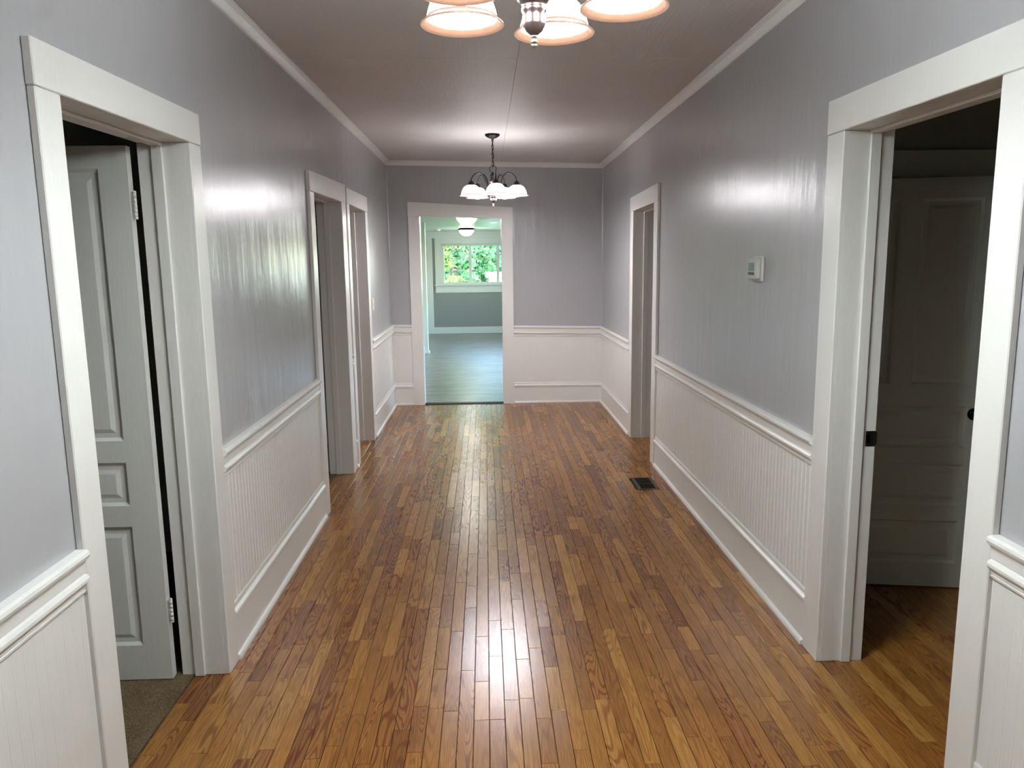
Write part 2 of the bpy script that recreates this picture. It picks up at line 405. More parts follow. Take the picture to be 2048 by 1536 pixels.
wainscot(wall_back, base_back, [(XL, BX[2], 0), (BX[3], XR, 0)], YB, (0, -1, 0), 'x')
for k, (p0, p1, out, lab) in enumerate([((XL, YN, ZC), (XL, YB, ZC), (1, 0, 0), 'left'), ((XR, YN, ZC), (XR, YB, ZC), (-1, 0, 0), 'right'), ((XL, YB, ZC), (XR, YB, ZC), (0, -1, 0), 'end')]):
    mb = MB(); P0, P1 = Vector(p0), Vector(p1)
    for i in range(12): mb.sweep(CROWN, P0.lerp(P1, i / 12), P0.lerp(P1, (i + 1) / 12), out)
    struct(obj('trim_%d' % (k + 1), mb, 'trim_white'), 'narrow white cove moulding where the %s hall wall meets the ceiling' % lab, 'moulding')
mb = MB(); mb.sweep([(0, 0), (.012, 0), (.009, .009), (0, .012)], (XL, YB, .915), (XL, YB, ZC), (1, 0, 0), (0, -1, 0))
struct(obj('trim_4', mb, 'wall_paint'), 'thin painted corner bead at the left end of the hall', 'moulding')
mb = MB(); mb.sweep([(0, 0), (.012, 0), (.009, .009), (0, .012)], (XR, YB, .915), (XR, YB, ZC), (-1, 0, 0), (0, -1, 0))
struct(obj('trim_5', mb, 'wall_paint'), 'thin painted corner bead at the right end of the hall', 'moulding')

# ------------------------------------------------------------------ doors
def panel_mesh(fn, u0, u1, z0, z1, t):
    """raised panel with sloped sticking, both faces; fn maps (u, w, z) to the world"""
    mb = MB()
    for side in (0, 1):
        rings = [(0, 0.0), (.012, .011), (.030, .011), (.046, .005)]
        vs = []
        for ins, dep in rings:
            w_ = dep if side == 0 else t - dep
            for u, z in ((u0 + ins, z0 + ins), (u1 - ins, z0 + ins), (u1 - ins, z1 - ins), (u0 + ins, z1 - ins)): vs.append(fn(u, w_, z))
        fs = [(i * 4 + k, i * 4 + (k + 1) % 4, (i + 1) * 4 + (k + 1) % 4, (i + 1) * 4 + k) for i in range(3) for k in range(4)] + [(12, 13, 14, 15)]
        mb.add(vs, fs)
    return mb
def leaf(parent, hinge, d, nrm, width, height, panels, hinges=(), knob=None, t=0.036, z0=.008, name='leaf', mat='door_white'):
    """door leaf: hinge point, direction d along its width, nrm pointing away from the seen face"""
    H0, d, nrm = Vector(hinge), Vector(d).normalized(), Vector(nrm).normalized()
    fn = lambda u, w_, z: H0 + d * u + nrm * w_ + Vector((0, 0, z + z0))
    mb = MB()
    us = sorted({0, width} | {q for p in panels for q in p[:2]}); zs = sorted({0, height} | {q for p in panels for q in p[2:]})
    for i in range(len(us) - 1):
        for j in range(len(zs) - 1):
            uc, zc_ = (us[i] + us[i + 1]) / 2, (zs[j] + zs[j + 1]) / 2
            if any(p[0] < uc < p[1] and p[2] < zc_ < p[3] for p in panels): continue
            q = [fn(us[i], 0, zs[j]), fn(us[i + 1], 0, zs[j]), fn(us[i + 1], t, zs[j]), fn(us[i], t, zs[j]), fn(us[i], 0, zs[j + 1]), fn(us[i + 1], 0, zs[j + 1]), fn(us[i + 1], t, zs[j + 1]), fn(us[i], t, zs[j + 1])]
            mb.hexa(q)
    lf = obj(name, mb, mat, parent)
    for p in panels: obj('panel', panel_mesh(fn, *p, t), mat, lf)
    for hz in hinges:
        mb = MB(); c = H0 + Vector((0, 0, hz)) - d * .016 + nrm * .004
        for k in range(5): mb.lathe([(.0065, 0), (.0065, .0165)], c + Vector((0, 0, k * .0175)), 10)
        mb.lathe([(.003, -.008), (.0068, -.006), (.0068, 0)], c, 10); mb.lathe([(.0068, 0), (.0068, .005), (.003, .008)], c + Vector((0, 0, .087)), 10)
        a = c + nrm * .004
        obj('hinge', mb, 'trim_white', lf)
        mb = MB(); mb.hexa([fn(-.001, .002, hz - z0), fn(.0, .002, hz - z0), fn(.0, t - .004, hz - z0), fn(-.001, t - .004, hz - z0), fn(-.001, .002, hz - z0 + .087), fn(.0, .002, hz - z0 + .087), fn(.0, t - .004, hz - z0 + .087), fn(-.001, t - .004, hz - z0 + .087)])
        obj('hinge_plate', mb, 'trim_white', lf)
    if knob:
        mb = MB(); c = fn(knob[0], 0, knob[1] - z0)
        mb.lathe([(.030, 0), (.030, .004), (.024, .008), (.010, .010), (.009, .026), (.018, .032), (.027, .042), (.029, .052), (.025, .062), (.012, .068), (.001, .069)], c, 20, -nrm)
        kb = obj('knob', mb, 'knob_black', lf); kb['label'] = 'black round door knob'
    return lf
LEVEL = {'door_1': (2.084, 2.100, 2.198, 2.216), 'door_2': (2.090, 2.100, 2.215, 2.239), 'door_3': (2.104, 2.093, 2.224, 2.229), 'door_4': (2.107, 2.118, 2.226, 2.245), 'door_5': (2.111, 2.102, 2.248, 2.228)}
def cased_opening(name, label, side, D, wall_x, out, hinges=()):
    """casing legs and head on the hall face, jambs through the wall, stops; heads sit slightly out of level"""
    dn, df, hn, hf = LEVEL[name]
    def obj(n_, mb_, mat_, parent_):
        def fix(v):
            k = (v[1] - D[2]) / (D[3] - D[2]); d_ = dn + (df - dn) * k; h_ = hn + (hf - hn) * k
            return (v[0], v[1], v[2] * d_ / DH if v[2] <= DH else d_ + (v[2] - DH) / (HT - DH) * (h_ - d_))
        mb_.v = [fix(v) for v in mb_.v]
        return globals()['obj'](n_, mb_, mat_, parent_)
    a, b, oa, ob = D
    t = struct(empty(name, (wall_x, (a + b) / 2, 0)), label, 'doorway')
    f = wall_x + out * CP; back = wall_x - out * (WT + .006)
    c = .003
    obj('casing_leg', MB().box(wall_x, f, oa, a, 0, DH, c), 'trim_white', t); obj('casing_leg', MB().box(wall_x, f, b, ob, 0, DH, c), 'trim_white', t)
    obj('casing_head', MB().box(wall_x, f + out * .002, oa - .002, ob + .002, DH + .0005, HT, c), 'trim_white', t)
    i = wall_x + out * .004
    obj('jamb', MB().box(i, back, a - J, a, 0, DH, .002), 'trim_white', t); obj('jamb', MB().box(i, back, b, b + J, 0, DH, .002), 'trim_white', t)
    obj('head_jamb', MB().box(i, back, a - J, b + J, DH, DH + J, .002), 'trim_white', t)
    s0, s1 = wall_x - out * .076, wall_x - out * .118
    obj('stop', MB().box(s0, s1, a, a + .012, 0, DH, .003), 'trim_white', t); obj('stop', MB().box(s0, s1, b - .012, b, 0, DH, .003), 'trim_white', t)
    obj('head_stop', MB().box(s0, s1, a + .012, b - .012, DH - .012, DH, .003), 'trim_white', t)
    bk = back - out * .016   # casing on the far side of the wall
    obj('casing_leg', MB().box(wall_x - out * WT, bk, a - .15, a - .05, 0, DH + .01, c), 'trim_white', t); obj('casing_leg', MB().box(wall_x - out * WT, bk, b + .05, b + .15, 0, DH + .01, c), 'trim_white', t)
    obj('casing_head', MB().box(wall_x - out * WT, bk, a - .15, b + .15, DH + .012, HT, c), 'trim_white', t)
    return t
def six(wd, st=.105, mid=.08):
    m0 = (wd - mid) / 2
    cols = ((st, m0), (wd - m0, wd - st)); rows = ((.147, .643), (.727, .900), (.985, 1.995))
    return [(c0, c1, r0, r1) for c0, c1 in cols for r0, r1 in rows]
t1 = cased_opening('door_1', 'white doorway nearest on the left with panelled door standing open over brown carpet', 'l', D1, XL, 1)
hx = XL - WT - .030
leaf(t1, (hx, D1[1] - .036, 0), (-1, 0, 0), (0, 1, 0), .83, 2.075, six(.83), hinges=(.255, 1.83))
t2 = cased_opening('door_2', 'white doorway midway along the left wall with dark room behind', 'l', D2, XL, 1)
leaf(t2, (hx, D2[1] - .036, 0), (-1, 0, 0), (0, 1, 0), .90, 2.075, six(.90), hinges=(.255, 1.83))
t3 = cased_opening('door_3', 'white doorway on the left closest to the end wall and light switch', 'l', D3, XL, 1)
leaf(t3, (hx + .028, D3[1] - .030, 0), (-1, -.10, 0), (-.10, 1, 0), .79, 2.075, six(.79))
t4 = cased_opening('door_4', 'white doorway nearest on the right with steel strike plate on its jamb', 'r', R1, XR, -1)
hr = XR + WT + .034
leaf(t4, (hr, R1[0] + .036, 0), (1, -.25, 0), (-.25, -1, 0), .83, 2.075, six(.83), knob=(.765, .93))
t5 = cased_opening('door_5', 'white doorway far on the right beyond the floor register', 'r', R2, XR, -1)
leaf(t5, (hr, R2[1] - .036, 0), (1, 0, 0), (0, 1, 0), .82, 2.075, six(.82), hinges=(.255, 1.83))
# strike plate on the right near jamb
mb = MB(); yb_ = R1[1]
mb.box(XR + .130, XR + .170, yb_ - .0022, yb_ - .0002, .912, .974, .0008); mb.box(XR + .166, XR + .176, yb_ - .0025, yb_ + .003, .918, .968, .001)
sp_ = obj('strike_plate', mb, 'strike_steel', t4); sp_['label'] = 'steel strike plate'
obj('strike_hole', MB().box(XR + .1335, XR + .147, yb_ - .0030, yb_ - .0021, .926, .960), 'knob_black', sp_)
for z in (.919, .967): obj('screw', MB().lathe([(.004, 0), (.0035, .0012), (.001, .0014)], (XR + .141, yb_ - .0022, z), 10, (0, -1, 0)), 'knob_black', sp_)

# back cased opening: its head casing runs a little downhill to the right
t6 = struct(empty('door_6', (-.27, YB, 0)), 'bright cased opening in the end wall leading to the far room', 'doorway')
y0, y1 = YB - CP, YB
def quad_prism(pts, ya, yb): return MB().hexa([(pts[0][0], ya, pts[0][1]), (pts[1][0], ya, pts[1][1]), (pts[1][0], yb, pts[1][1]), (pts[0][0], yb, pts[0][1]), (pts[3][0], ya, pts[3][1]), (pts[2][0], ya, pts[2][1]), (pts[2][0], yb, pts[2][1]), (pts[3][0], yb, pts[3][1])])
zi0, zi1 = 2.155, 2.139
obj('casing_leg', quad_prism([(BX[2], 0), (BX[0], 0), (BX[0], zi0), (BX[2], zi0 + .003)], y0, y1), 'trim_white', t6)
obj('casing_leg', quad_prism([(BX[1], 0), (BX[3], 0), (BX[3], zi1 - .002), (BX[1], zi1)], y0, y1), 'trim_white', t6)
obj('casing_head', quad_prism([(BX[2] - .002, zi0 + .0035), (BX[3] + .002, zi1 - .0015), (BX[3] + .002, 2.262), (BX[2] - .002, 2.308)], y0 - .002, y1), 'trim_white', t6)
obj('jamb', MB().box(BX[0] - J, BX[0], YB - .004, YB + .144, 0, zi0, .002), 'trim_white', t6); obj('jamb', MB().box(BX[1], BX[1] + J, YB - .004, YB + .144, 0, zi1, .002), 'trim_white', t6)
obj('head_jamb', quad_prism([(BX[0] - J, zi0), (BX[1] + J, zi1), (BX[1] + J, zi1 + .03), (BX[0] - J, zi0 + .03)], YB - .004, YB + .144), 'trim_white', t6)
for a, b in ((BX[0] - .11, BX[0] - .01), (BX[1] + .01, BX[1] + .11)): obj('casing_leg', MB().box(a, b, YB + .14, YB + .158, 0, 2.15, .003), 'mint_white', t6)
obj('threshold', MB().sweep([(-.03, 0), (.0, .012), (.03, .012), (.045, 0)], (BX[0] + .001, YB - .01, 0.001), (BX[1] - .001, YB - .01, .001), (0, 1, 0)), 'dark_strip', t6)['label'] = 'dark floor transition strip'
HALL = False

# ------------------------------------------------------------------ oak floor
mb = MB(); mb.box(XL - .08, XR + .08, YN, YB + .02, -.06, -.0185); mb.box(XR, 3.6, .7, 3.72, -.06, -.0185); mb.box(-1.9, XL, 4.6, 8.85, -.06, -.0185); mb.box(XR, 2.4, 5.9, 8.8, -.06, -.0185); mb.box(XL - .125, XL, D1[0] - .02, D1[1] + .02, -.06, -.0185)
floor = struct(obj('floor', mb, 'subfloor'), 'narrow strip oak hall floor with glossy worn varnish', 'floor')
BW = 0.05715
strips = []
def lay(xa, xb, ya, yb, x_ref=-0.0143):
    k0 = math.floor((xa - x_ref) / BW); x = x_ref + k0 * BW
    while x < xb - .002:
        a, b = max(x, xa), min(x + BW, xb)
        if b - a > .004:
            y = ya - RND.random() * .5
            while y < yb:
                ln = RND.choice((.24, .3, .36, .42, .5, .58, .68, .8, .95)) * RND.uniform(.85, 1.15)
                c0, c1 = max(y, ya), min(y + ln, yb)
                if c1 - c0 > .02: strips.append((a, b, c0, c1))
                y += ln
        x += BW
lay(XL, XR, YN, YB - .012)
lay(XL - .124, XL, D1[0] - .015, D1[1] + .015)
lay(XL - .7, XL, D2[0] - .015, D2[1] + .015)
lay(XL - .6, XL, D3[0] - .015, D3[1] + .015)
lay(XR, 3.0, .75, 3.70)
lay(XR, XR + .6, R2[0] - .015, R2[1] + .015)
def project(p):
    d = Vector(p) - CAM; z = d.dot(FW)
    if z < .1: return None
    return (1024 + F_PX * d.dot(RT2) / z, 768 - F_PX * d.dot(UP2) / z)
def shown(s):
    a, b, c0, c1 = s
    if c1 < 1.9: return 0
    n = 0; tot = 0
    for k in range(6):
        q = project(((a + b) / 2, c0 + (c1 - c0) * (k + .5) / 6, 0)); tot += 1
        if q and 0 < q[0] < 2048 and 0 < q[1] < 1536: n += 1
    if n == 0: return 0
    if a < XL - .01 and b < XL: n *= .3
    if a > XR: n *= .5
    q = [project(p) for p in ((a, c0, 0), (b, c0, 0), (b, c1, 0), (a, c1, 0))]
    if None in q: return 0
    ar = abs(sum(q[i][0] * q[(i + 1) % 4][1] - q[(i + 1) % 4][0] * q[i][1] for i in range(4))) / 2
    return ar * n / tot
def strip_mesh(s, mb):
    a, b, c0, c1 = s; g = .0008; e = .0011; zt = RND.uniform(-.0006, .0003)
    a, b, c0, c1 = a + g, b - g, c0 + g, c1 - g
    tl = RND.uniform(-.0004, .0004)
    vs = [(a, c0, -.018), (b, c0, -.018), (b, c1, -.018), (a, c1, -.018),
          (a, c0, zt - e), (b, c0, zt - e), (b, c1, zt - e), (a, c1, zt - e),
          (a + e, c0 + e, zt - tl), (b - e, c0 + e, zt + tl), (b - e, c1 - e, zt + tl), (a + e, c1 - e, zt - tl)]
    fs = [(0, 1, 5, 4), (1, 2, 6, 5), (2, 3, 7, 6), (3, 0, 4, 7), (4, 5, 9, 8), (5, 6, 10, 9), (6, 7, 11, 10), (7, 4, 8, 11), (8, 9, 10, 11)]
    mb.add(vs, fs)
VX = (1.088, 1.245, 5.30, 5.61)     # floor register hole
def cut(s):
    a, b, c0, c1 = s
    if b < VX[0] + .012 or a > VX[1] - .012 or c1 < VX[2] + .012 or c0 > VX[3] - .012: return [s]
    r = []
    if c0 < VX[2]: r.append((a, b, c0, VX[2] + .012))
    if c1 > VX[3]: r.append((a, b, VX[3] - .012, c1))
    return r
strips = [q for s in strips for q in cut(s)]
strips.sort(key=shown, reverse=True)
rest = MB(); rest_t = []
for i, s in enumerate(strips):
    tn = (RND.random(), RND.random(), RND.random(), 1.0)
    if i < 300:
        mb = MB(); strip_mesh(s, mb); obj('oak_board', mb, 'oak', floor, tone=tn)
    else:
        strip_mesh(s, rest); rest_t += [tn] * 12
o = obj('oak_boards', rest, 'oak', floor, tone=rest_t); o['kind'] = 'stuff'

# ------------------------------------------------------------------ side rooms
def shell(name, x0, x1, y0, y1, top, open_side, label, mat='room_grey'):
    mb = MB(); th = .08
    if open_side != '-x': mb.box(x0 - th, x0, y0 - th, y1 + th, -.05, top + th)
    if open_side != '+x': mb.box(x1, x1 + th, y0 - th, y1 + th, -.05, top + th)
    mb.box(x0 - .001, x1 + .001, y0 - th, y0, -.05, top + th); mb.box(x0 - .001, x1 + .001, y1, y1 + th, -.05, top + th)
    mb.box(x0 - .001, x1 + .001, y0, y1, top, top + th)
    return struct(obj(name, mb, mat), label, 'wall')
XA = XL - WT
shell('wall_bedroom', -4.2, XA - .001, .2, 4.30, 2.62, '+x', 'unlit pale grey walls of the carpeted room behind the nearest left door', 'room_light')
mb = MB(); mb.box(-4.2, XL - .124, .2, 4.30, -.06, 0.004)
struct(obj('floor_carpet', mb, 'carpet'), 'worn brown carpet in the room behind the nearest left door', 'carpet')
shell('wall_dark_room', -3.4, XA - .001, 4.45, 6.10, 2.62, '+x', 'unlit grey walls of the room behind the middle left door')
shell('wall_corner_room', -3.4, XA - .001, 6.20, 8.9, 2.62, '+x', 'unlit grey walls of the room behind the last left door')
mb = MB(); mb.box(-3.4, XL - .6, 4.45, 6.10, -.06, 0.0); mb.box(-3.4, XL - .6, 6.2, 8.9, -.06, 0.0)
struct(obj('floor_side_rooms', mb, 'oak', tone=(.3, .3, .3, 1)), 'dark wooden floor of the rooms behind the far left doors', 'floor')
XBR = XR + WT
mb = MB(); th = .08; top = 2.62
mb.box(3.0, 3.08, .6, 3.76, -.05, top); mb.box(XBR + .001, 3.08, .62, .7, -.05, top); mb.box(XBR + .001, 3.08, .62, 3.76, top, top + th)
LX0, LX1 = 1.585, 2.435
mb.box(XBR + .001, LX0 - .02, 3.66, 3.76, -.05, top); mb.box(LX1 + .02, 3.0, 3.66, 3.76, -.05, top); mb.box(LX0 - .02, LX1 + .02, 3.66, 3.76, 2.04, top)
mb.box(XBR + .001, 3.08, 4.5, 4.58, -.05, top); mb.box(XBR + .001, 1.56, 3.76, 4.5, -.05, top); mb.box(2.6, 2.68, 3.76, 4.5, -.05, top); mb.box(XBR, 2.68, 3.76, 4.58, top, top + th); mb.box(XBR, 2.68, 3.7, 4.58, -.06, -.001)
struct(obj('wall_side_room', mb, 'room_dark'), 'unlit grey walls of the room seen through the nearest right doorway', 'wall')
shell('wall_far_right_room', XBR + .001, 3.4, 5.4, 8.9, 2.62, '-x', 'unlit grey walls of the room behind the far right door')
mb = MB(); mb.box(XR + .6, 3.4, 5.4, 8.9, -.06, 0)
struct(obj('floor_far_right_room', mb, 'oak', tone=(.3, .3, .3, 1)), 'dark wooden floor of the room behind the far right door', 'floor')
# inner door, ajar
t7 = struct(empty('door_7', (2.0, 3.66, 0)), 'dim panelled door with black knob standing ajar inside the room on the right', 'door')
for a, b in ((LX0 - .055, LX0), (LX1, LX1 + .11)): obj('casing_leg', MB().box(a, b, 3.64, 3.66, 0, 2.022, .003), 'old_door', t7)
obj('casing_head', MB().box(LX0 - .055, LX1 + .11, 3.638, 3.66, 2.024, 2.148, .003), 'old_door', t7)
obj('jamb', MB().box(LX0 - .02, LX0, 3.65, 3.76, 0, 2.02), 'old_door', t7); obj('jamb', MB().box(LX1, LX1 + .02, 3.65, 3.76, 0, 2.02), 'old_door', t7); obj('head_jamb', MB().box(LX0 - .02, LX1 + .02, 3.65, 3.76, 2.02, 2.04), 'old_door', t7)
ang = math.radians(9.5); dv = (math.cos(ang), -math.sin(ang), 0); nv = (math.sin(ang), math.cos(ang), 0)
leaf(t7, (LX0 + .006, 3.648, 0), dv, nv, .838, 2.004, [(.10, .372, 1.03, 1.91), (.468, .74, 1.03, 1.91), (.10, .74, .715, .925), (.10, .74, .425, .635), (.10, .74, .125, .345)], knob=(.768, .895), mat='old_door')

# ------------------------------------------------------------------ chandeliers
def chandelier(cx, cyy, ztop, zf, a0, label, bulb):
    t = tag(empty('chandelier', (cx, cyy, zf)), label, 'chandelier', 'matching five-light hall chandeliers')
    c = (cx, cyy, 0)
    Z = lambda h: zf + h
    mb = MB(); mb.lathe([(.066, ztop), (.067, ztop - .006), (.060, ztop - .016), (.042, ztop - .028), (.018, ztop - .036), (.010, ztop - .040), (.009, ztop - .058), (.004, ztop - .060)], c, 28)
    obj('canopy', mb, 'black_metal', t)
    # chain of oval links and the cord threaded through it
    top, bot = ztop - .055, Z(.352); n = max(3, round((top - bot) / .034)); st = (top - bot) / n
    for k in range(n):
        zc_ = top - st * (k + .5); pts = []
        for i in range(16):
            q = 2 * math.pi * i / 16; x = .0085 * math.cos(q); z = (st * .5 + .007) * math.sin(q)
            pts.append((cx + (x if k % 2 else x * .35), cyy + (x * .35 if k % 2 else x), zc_ + z))
        obj('chain_link', MB().tube(pts, .0022, 6, True), 'black_metal', t)
    obj('cord', MB().tube([(cx + .006 * math.sin(i * 1.7), cyy + .004 * math.cos(i * 2.1), top + .01 - (top - bot + .03) * i / 14) for i in range(15)], .0026, 6), 'black_metal', t)
    obj('loop_ring', MB().tube([(cx + .030 * math.cos(2 * math.pi * i / 24), cyy, Z(.326) + .030 * math.sin(2 * math.pi * i / 24)) for i in range(24)], .0028, 8, True), 'black_metal', t)
    mb = MB(); mb.lathe([(.003, Z(.300)), (.008, Z(.298)), (.011, Z(.290)), (.020, Z(.282)), (.025, Z(.272)), (.025, Z(.264))], c, 24)
    obj('top_cap', mb, 'black_metal', t)
    prof = [(.025, .264), (.028, .262), (.027, .258), (.026, .236), (.030, .226), (.036, .220), (.036, .214), (.031, .210), (.034, .180), (.042, .160), (.046, .140), (.046, .122), (.043, .116), (.040, .108), (.032, .098), (.028, .094), (.030, .089), (.030, .080), (.027, .076), (.028, .070), (.027, .060), (.0275, .056), (.0265, .050), (.020, .038), (.010, .030), (.006, .028)]
    obj('body', MB().lathe([(r, Z(h)) for r, h in prof], c, 28), 'bronze', t)
    obj('finial', MB().lathe([(r, Z(h)) for r, h in [(.006, .030), (.0075, .026), (.0055, .022), (.0045, .018), (.008, .015), (.0085, .0125), (.004, .0115), (.0035, .0105), (.0062, .008), (.0068, .005), (.005, .0015), (.001, .0)]], c, 16), 'chrome', t)
    R = .213; zr = .088
    for k in range(5):
        q = a0 + 2 * math.pi * k / 5; dx, dy = math.cos(q), math.sin(q)
        P = lambda r, h: (cx + dx * r, cyy + dy * r, Z(h))
        pts = [P(.036, .140), P(.050, .150), P(.064, .178), P(.074, .215), P(.088, .252), P(.108, .278), P(.133, .290), P(.160, .285), P(.188, .266), P(.206, .240), P(.213, .220), P(.213, .205)]
        sm = []
        for i in range(len(pts) - 1):
            p0, p1, p2, p3 = [Vector(pts[max(0, min(len(pts) - 1, i + j))]) for j in (-1, 0, 1, 2)]
            for s in (0, .33, .66):
                sm.append(0.5 * ((2 * p1) + (-p0 + p2) * s + (2 * p0 - 5 * p1 + 4 * p2 - p3) * s * s + (-p0 + 3 * p1 - 3 * p2 + p3) * s ** 3))
        sm.append(Vector(pts[-1]))
        arm = obj('arm', MB().tube(sm, .0052, 8), 'black_metal', t)
        sc_ = P(R, 0)
        ax = (sc_[0], sc_[1], 0)
        obj('socket_cup', MB().lathe([(.006, Z(.216)), (.016, Z(.214)), (.020, Z(.206)), (.021, Z(.200)), (.027, Z(.196)), (.030, Z(.186)), (.030, Z(.176)), (.026, Z(.175))], ax, 20), 'black_metal', arm)
        # bell shade, real wall thickness, open below
        out_ = [(.027, .180), (.040, .177), (.056, .168), (.069, .154), (.079, .137), (.085, .120), (.088, .108)]
        in_ = [(r - .004, h - .002) for r, h in out_[::-1]]
        obj('shade', MB().lathe([(r, Z(h)) for r, h in out_ + [(.0885, .106), (.085, .105)] + in_], ax, 32, caps=False), bulb.replace('bulb_glow', 'shade_glass'), t)
        rim = [(.0885, .1065), (.091, .102), (.097, .095), (.1045, zr + .002), (.105, zr), (.102, zr - .001), (.095, .0925), (.088, .100), (.085, .105)]
        obj('shade_rim', MB().lathe([(r, Z(h)) for r, h in rim + rim[:1]], ax, 32, caps=False), bulb.replace('bulb_glow', 'shade_rim_glass'), t)
        mb = MB(); mb.sphere((sc_[0], sc_[1], Z(.108)), .030, 18, 12); mb.lathe([(.014, Z(.175)), (.014, Z(.150)), (.022, Z(.130))], ax, 14)
        obj('bulb', mb, bulb, t)
    return t
chandelier(.085, 6.97, ZC + .006, 2.144, math.radians(-84), 'bronze five-light chandelier with its whole chain in view near the end wall', 'bulb_glow_far')
chandelier(.126, 1.90, ZC + .001, 2.150, math.radians(72), 'bronze five-light chandelier close overhead, cropped by the top of the picture', 'bulb_glow_near')

# ------------------------------------------------------------------ small hall fittings
th_ = tag(empty('thermostat', (XR, 3.76, 1.54)), 'white plastic thermostat with small grey screen on the right wall', 'thermostat')
obj('wall_plate', MB().box(XR, XR - .012, 3.690, 3.835, 1.538, 1.664, .006), 'plastic_white', th_)
obj('body', MB().box(XR - .012, XR - .040, 3.712, 3.815, 1.552, 1.655, .004), 'plastic_grey', th_)
for k in range(6): obj('rib', MB().box(XR - .016 - k * .003, XR - .0175 - k * .003, 3.7112, 3.7122, 1.560, 1.648), 'plastic_white', th_)
obj('screen', MB().box(XR - .0398, XR - .0412, 3.722, 3.805, 1.590, 1.632, .0005), 'lcd', th_)
obj('button_strip', MB().box(XR - .0398, XR - .0414, 3.722, 3.805, 1.572, 1.586, .0005), 'lcd_dark', th_)
ls = tag(empty('light_switch', (XL, 7.42, 1.2)), 'white light switch plate on the left wall beside the last doorway', 'switch')
obj('plate', MB().box(XL, XL + .007, 7.385, 7.455, 1.205, 1.325, .002), 'plastic_white', ls); obj('toggle', MB().box(XL + .006, XL + .019, 7.415, 7.425, 1.258, 1.272, .002), 'plastic_white', ls)
rg = tag(empty('floor_register', (1.167, 5.455, 0)), 'brown metal floor register let into the oak boards by the right wall', 'register')
mb = MB(); a, b, c0, c1 = VX
for q in ((a, b, c0, c0 + .018), (a, b, c1 - .018, c1), (a, a + .024, c0 + .018, c1 - .018), (b - .024, b, c0 + .018, c1 - .018)): mb.box(*q, -.001, .004, .0015)
obj('frame', mb, 'register_metal', rg)
obj('duct', MB().box(a + .014, b - .014, c0 + .014, c1 - .014, -.018, -.016), 'subfloor', rg)
for k in range(11):
    y = c0 + .030 + k * .025; obj('louver', MB().hexa([(a + .024, y - .004, -.010), (b - .024, y - .004, -.010), (b - .024, y - .0025, -.010), (a + .024, y - .0025, -.010), (a + .024, y + .006, .001), (b - .024, y + .006, .001), (b - .024, y + .0075, .001), (a + .024, y + .0075, .001)]), 'register_dark', rg)
for k in range(1): obj('divider', MB().box(a + .024, b - .024, (c0 + c1) / 2 - .003, (c0 + c1) / 2 + .003, -.01, .002), 'register_metal', rg)

# ------------------------------------------------------------------ far room
Y0, Y1, ZR = YB + .14, 17.95, 2.375
RX0, RX1, RXA = -1.39, 3.3, -1.15
mb = MB(); mb.box(RX0 - .1, RX1 + .1, Y0, Y1 + .1, -.06, -.004)
f2 = struct(obj('floor_far_room', mb, 'subfloor'), 'grey wood-look plank floor of the bright far room', 'floor')
y = Y0 - .02; r = 0
while y < Y1:
    x = RX0 - RND.random() * .9
    while x < RX1:
        x1 = min(RX1, x + 1.2); xa = max(RX0, x)
        if x1 - xa > .03 and xa < 1.9:
            obj('vinyl_plank', MB().box(xa + .0006, x1 - .0006, max(Y0 - .045, y) + .0006, min(Y1, y + .15) - .0006, -.004, 0), 'vinyl', f2, tone=(RND.random(), RND.random(), RND.random(), 1))
        elif x1 - xa > .03 and r % 1 == 0:
            obj('vinyl_plank', MB().box(xa + .0006, x1 - .0006, max(Y0 - .045, y) + .0006, min(Y1, y + .15) - .0006, -.004, 0), 'vinyl', f2, tone=(RND.random(), RND.random(), RND.random(), 1))
        x += 1.2
    y += .15; r += 1
mb = MB(); mb.box(RX0 - .1, RX1 + .1, Y0, Y1 + .1, ZR, ZR + .1)
struct(obj('ceiling_far_room', mb, 'mint_white'), 'white ceiling of the bright far room', 'ceiling')
mb = MB(); mb.box(RXA - .12, RXA, Y0, 14.08, 0, ZR); mb.box(RX0 - .1, RX0, 14.0, Y1 + .1, 0, ZR); mb.box(RX0 - .05, RXA, Y0, Y0 + .02, 0, ZR)
wl2 = struct(obj('wall_far_room_left', mb, 'room_grey'), 'grey left wall of the far room with a white trimmed step', 'wall')
obj('corner_trim', MB().box(RXA - .125, RXA + .075, 14.08, 14.10, 0, ZR, .002), 'mint_white', wl2); obj('corner_trim', MB().box(RXA, RXA + .075, 13.96, 14.08, 0, ZR, .002), 'mint_white', wl2)
obj('plinth', MB().box(RXA, RXA + .095, 13.94, 14.11, 0, .05, .004), 'mint_white', wl2)
obj('header_board', MB().box(RX0, RX0 + .02, 14.1, Y1, 2.16, ZR, .002), 'mint_white', wl2); obj('base_board', MB().box(RX0, RX0 + .015, 14.1, Y1 - .02, 0, .15, .002), 'mint_white', wl2); obj('base_board', MB().box(RXA, RXA + .015, Y0, 13.94, 0, .15, .002), 'mint_white', wl2)
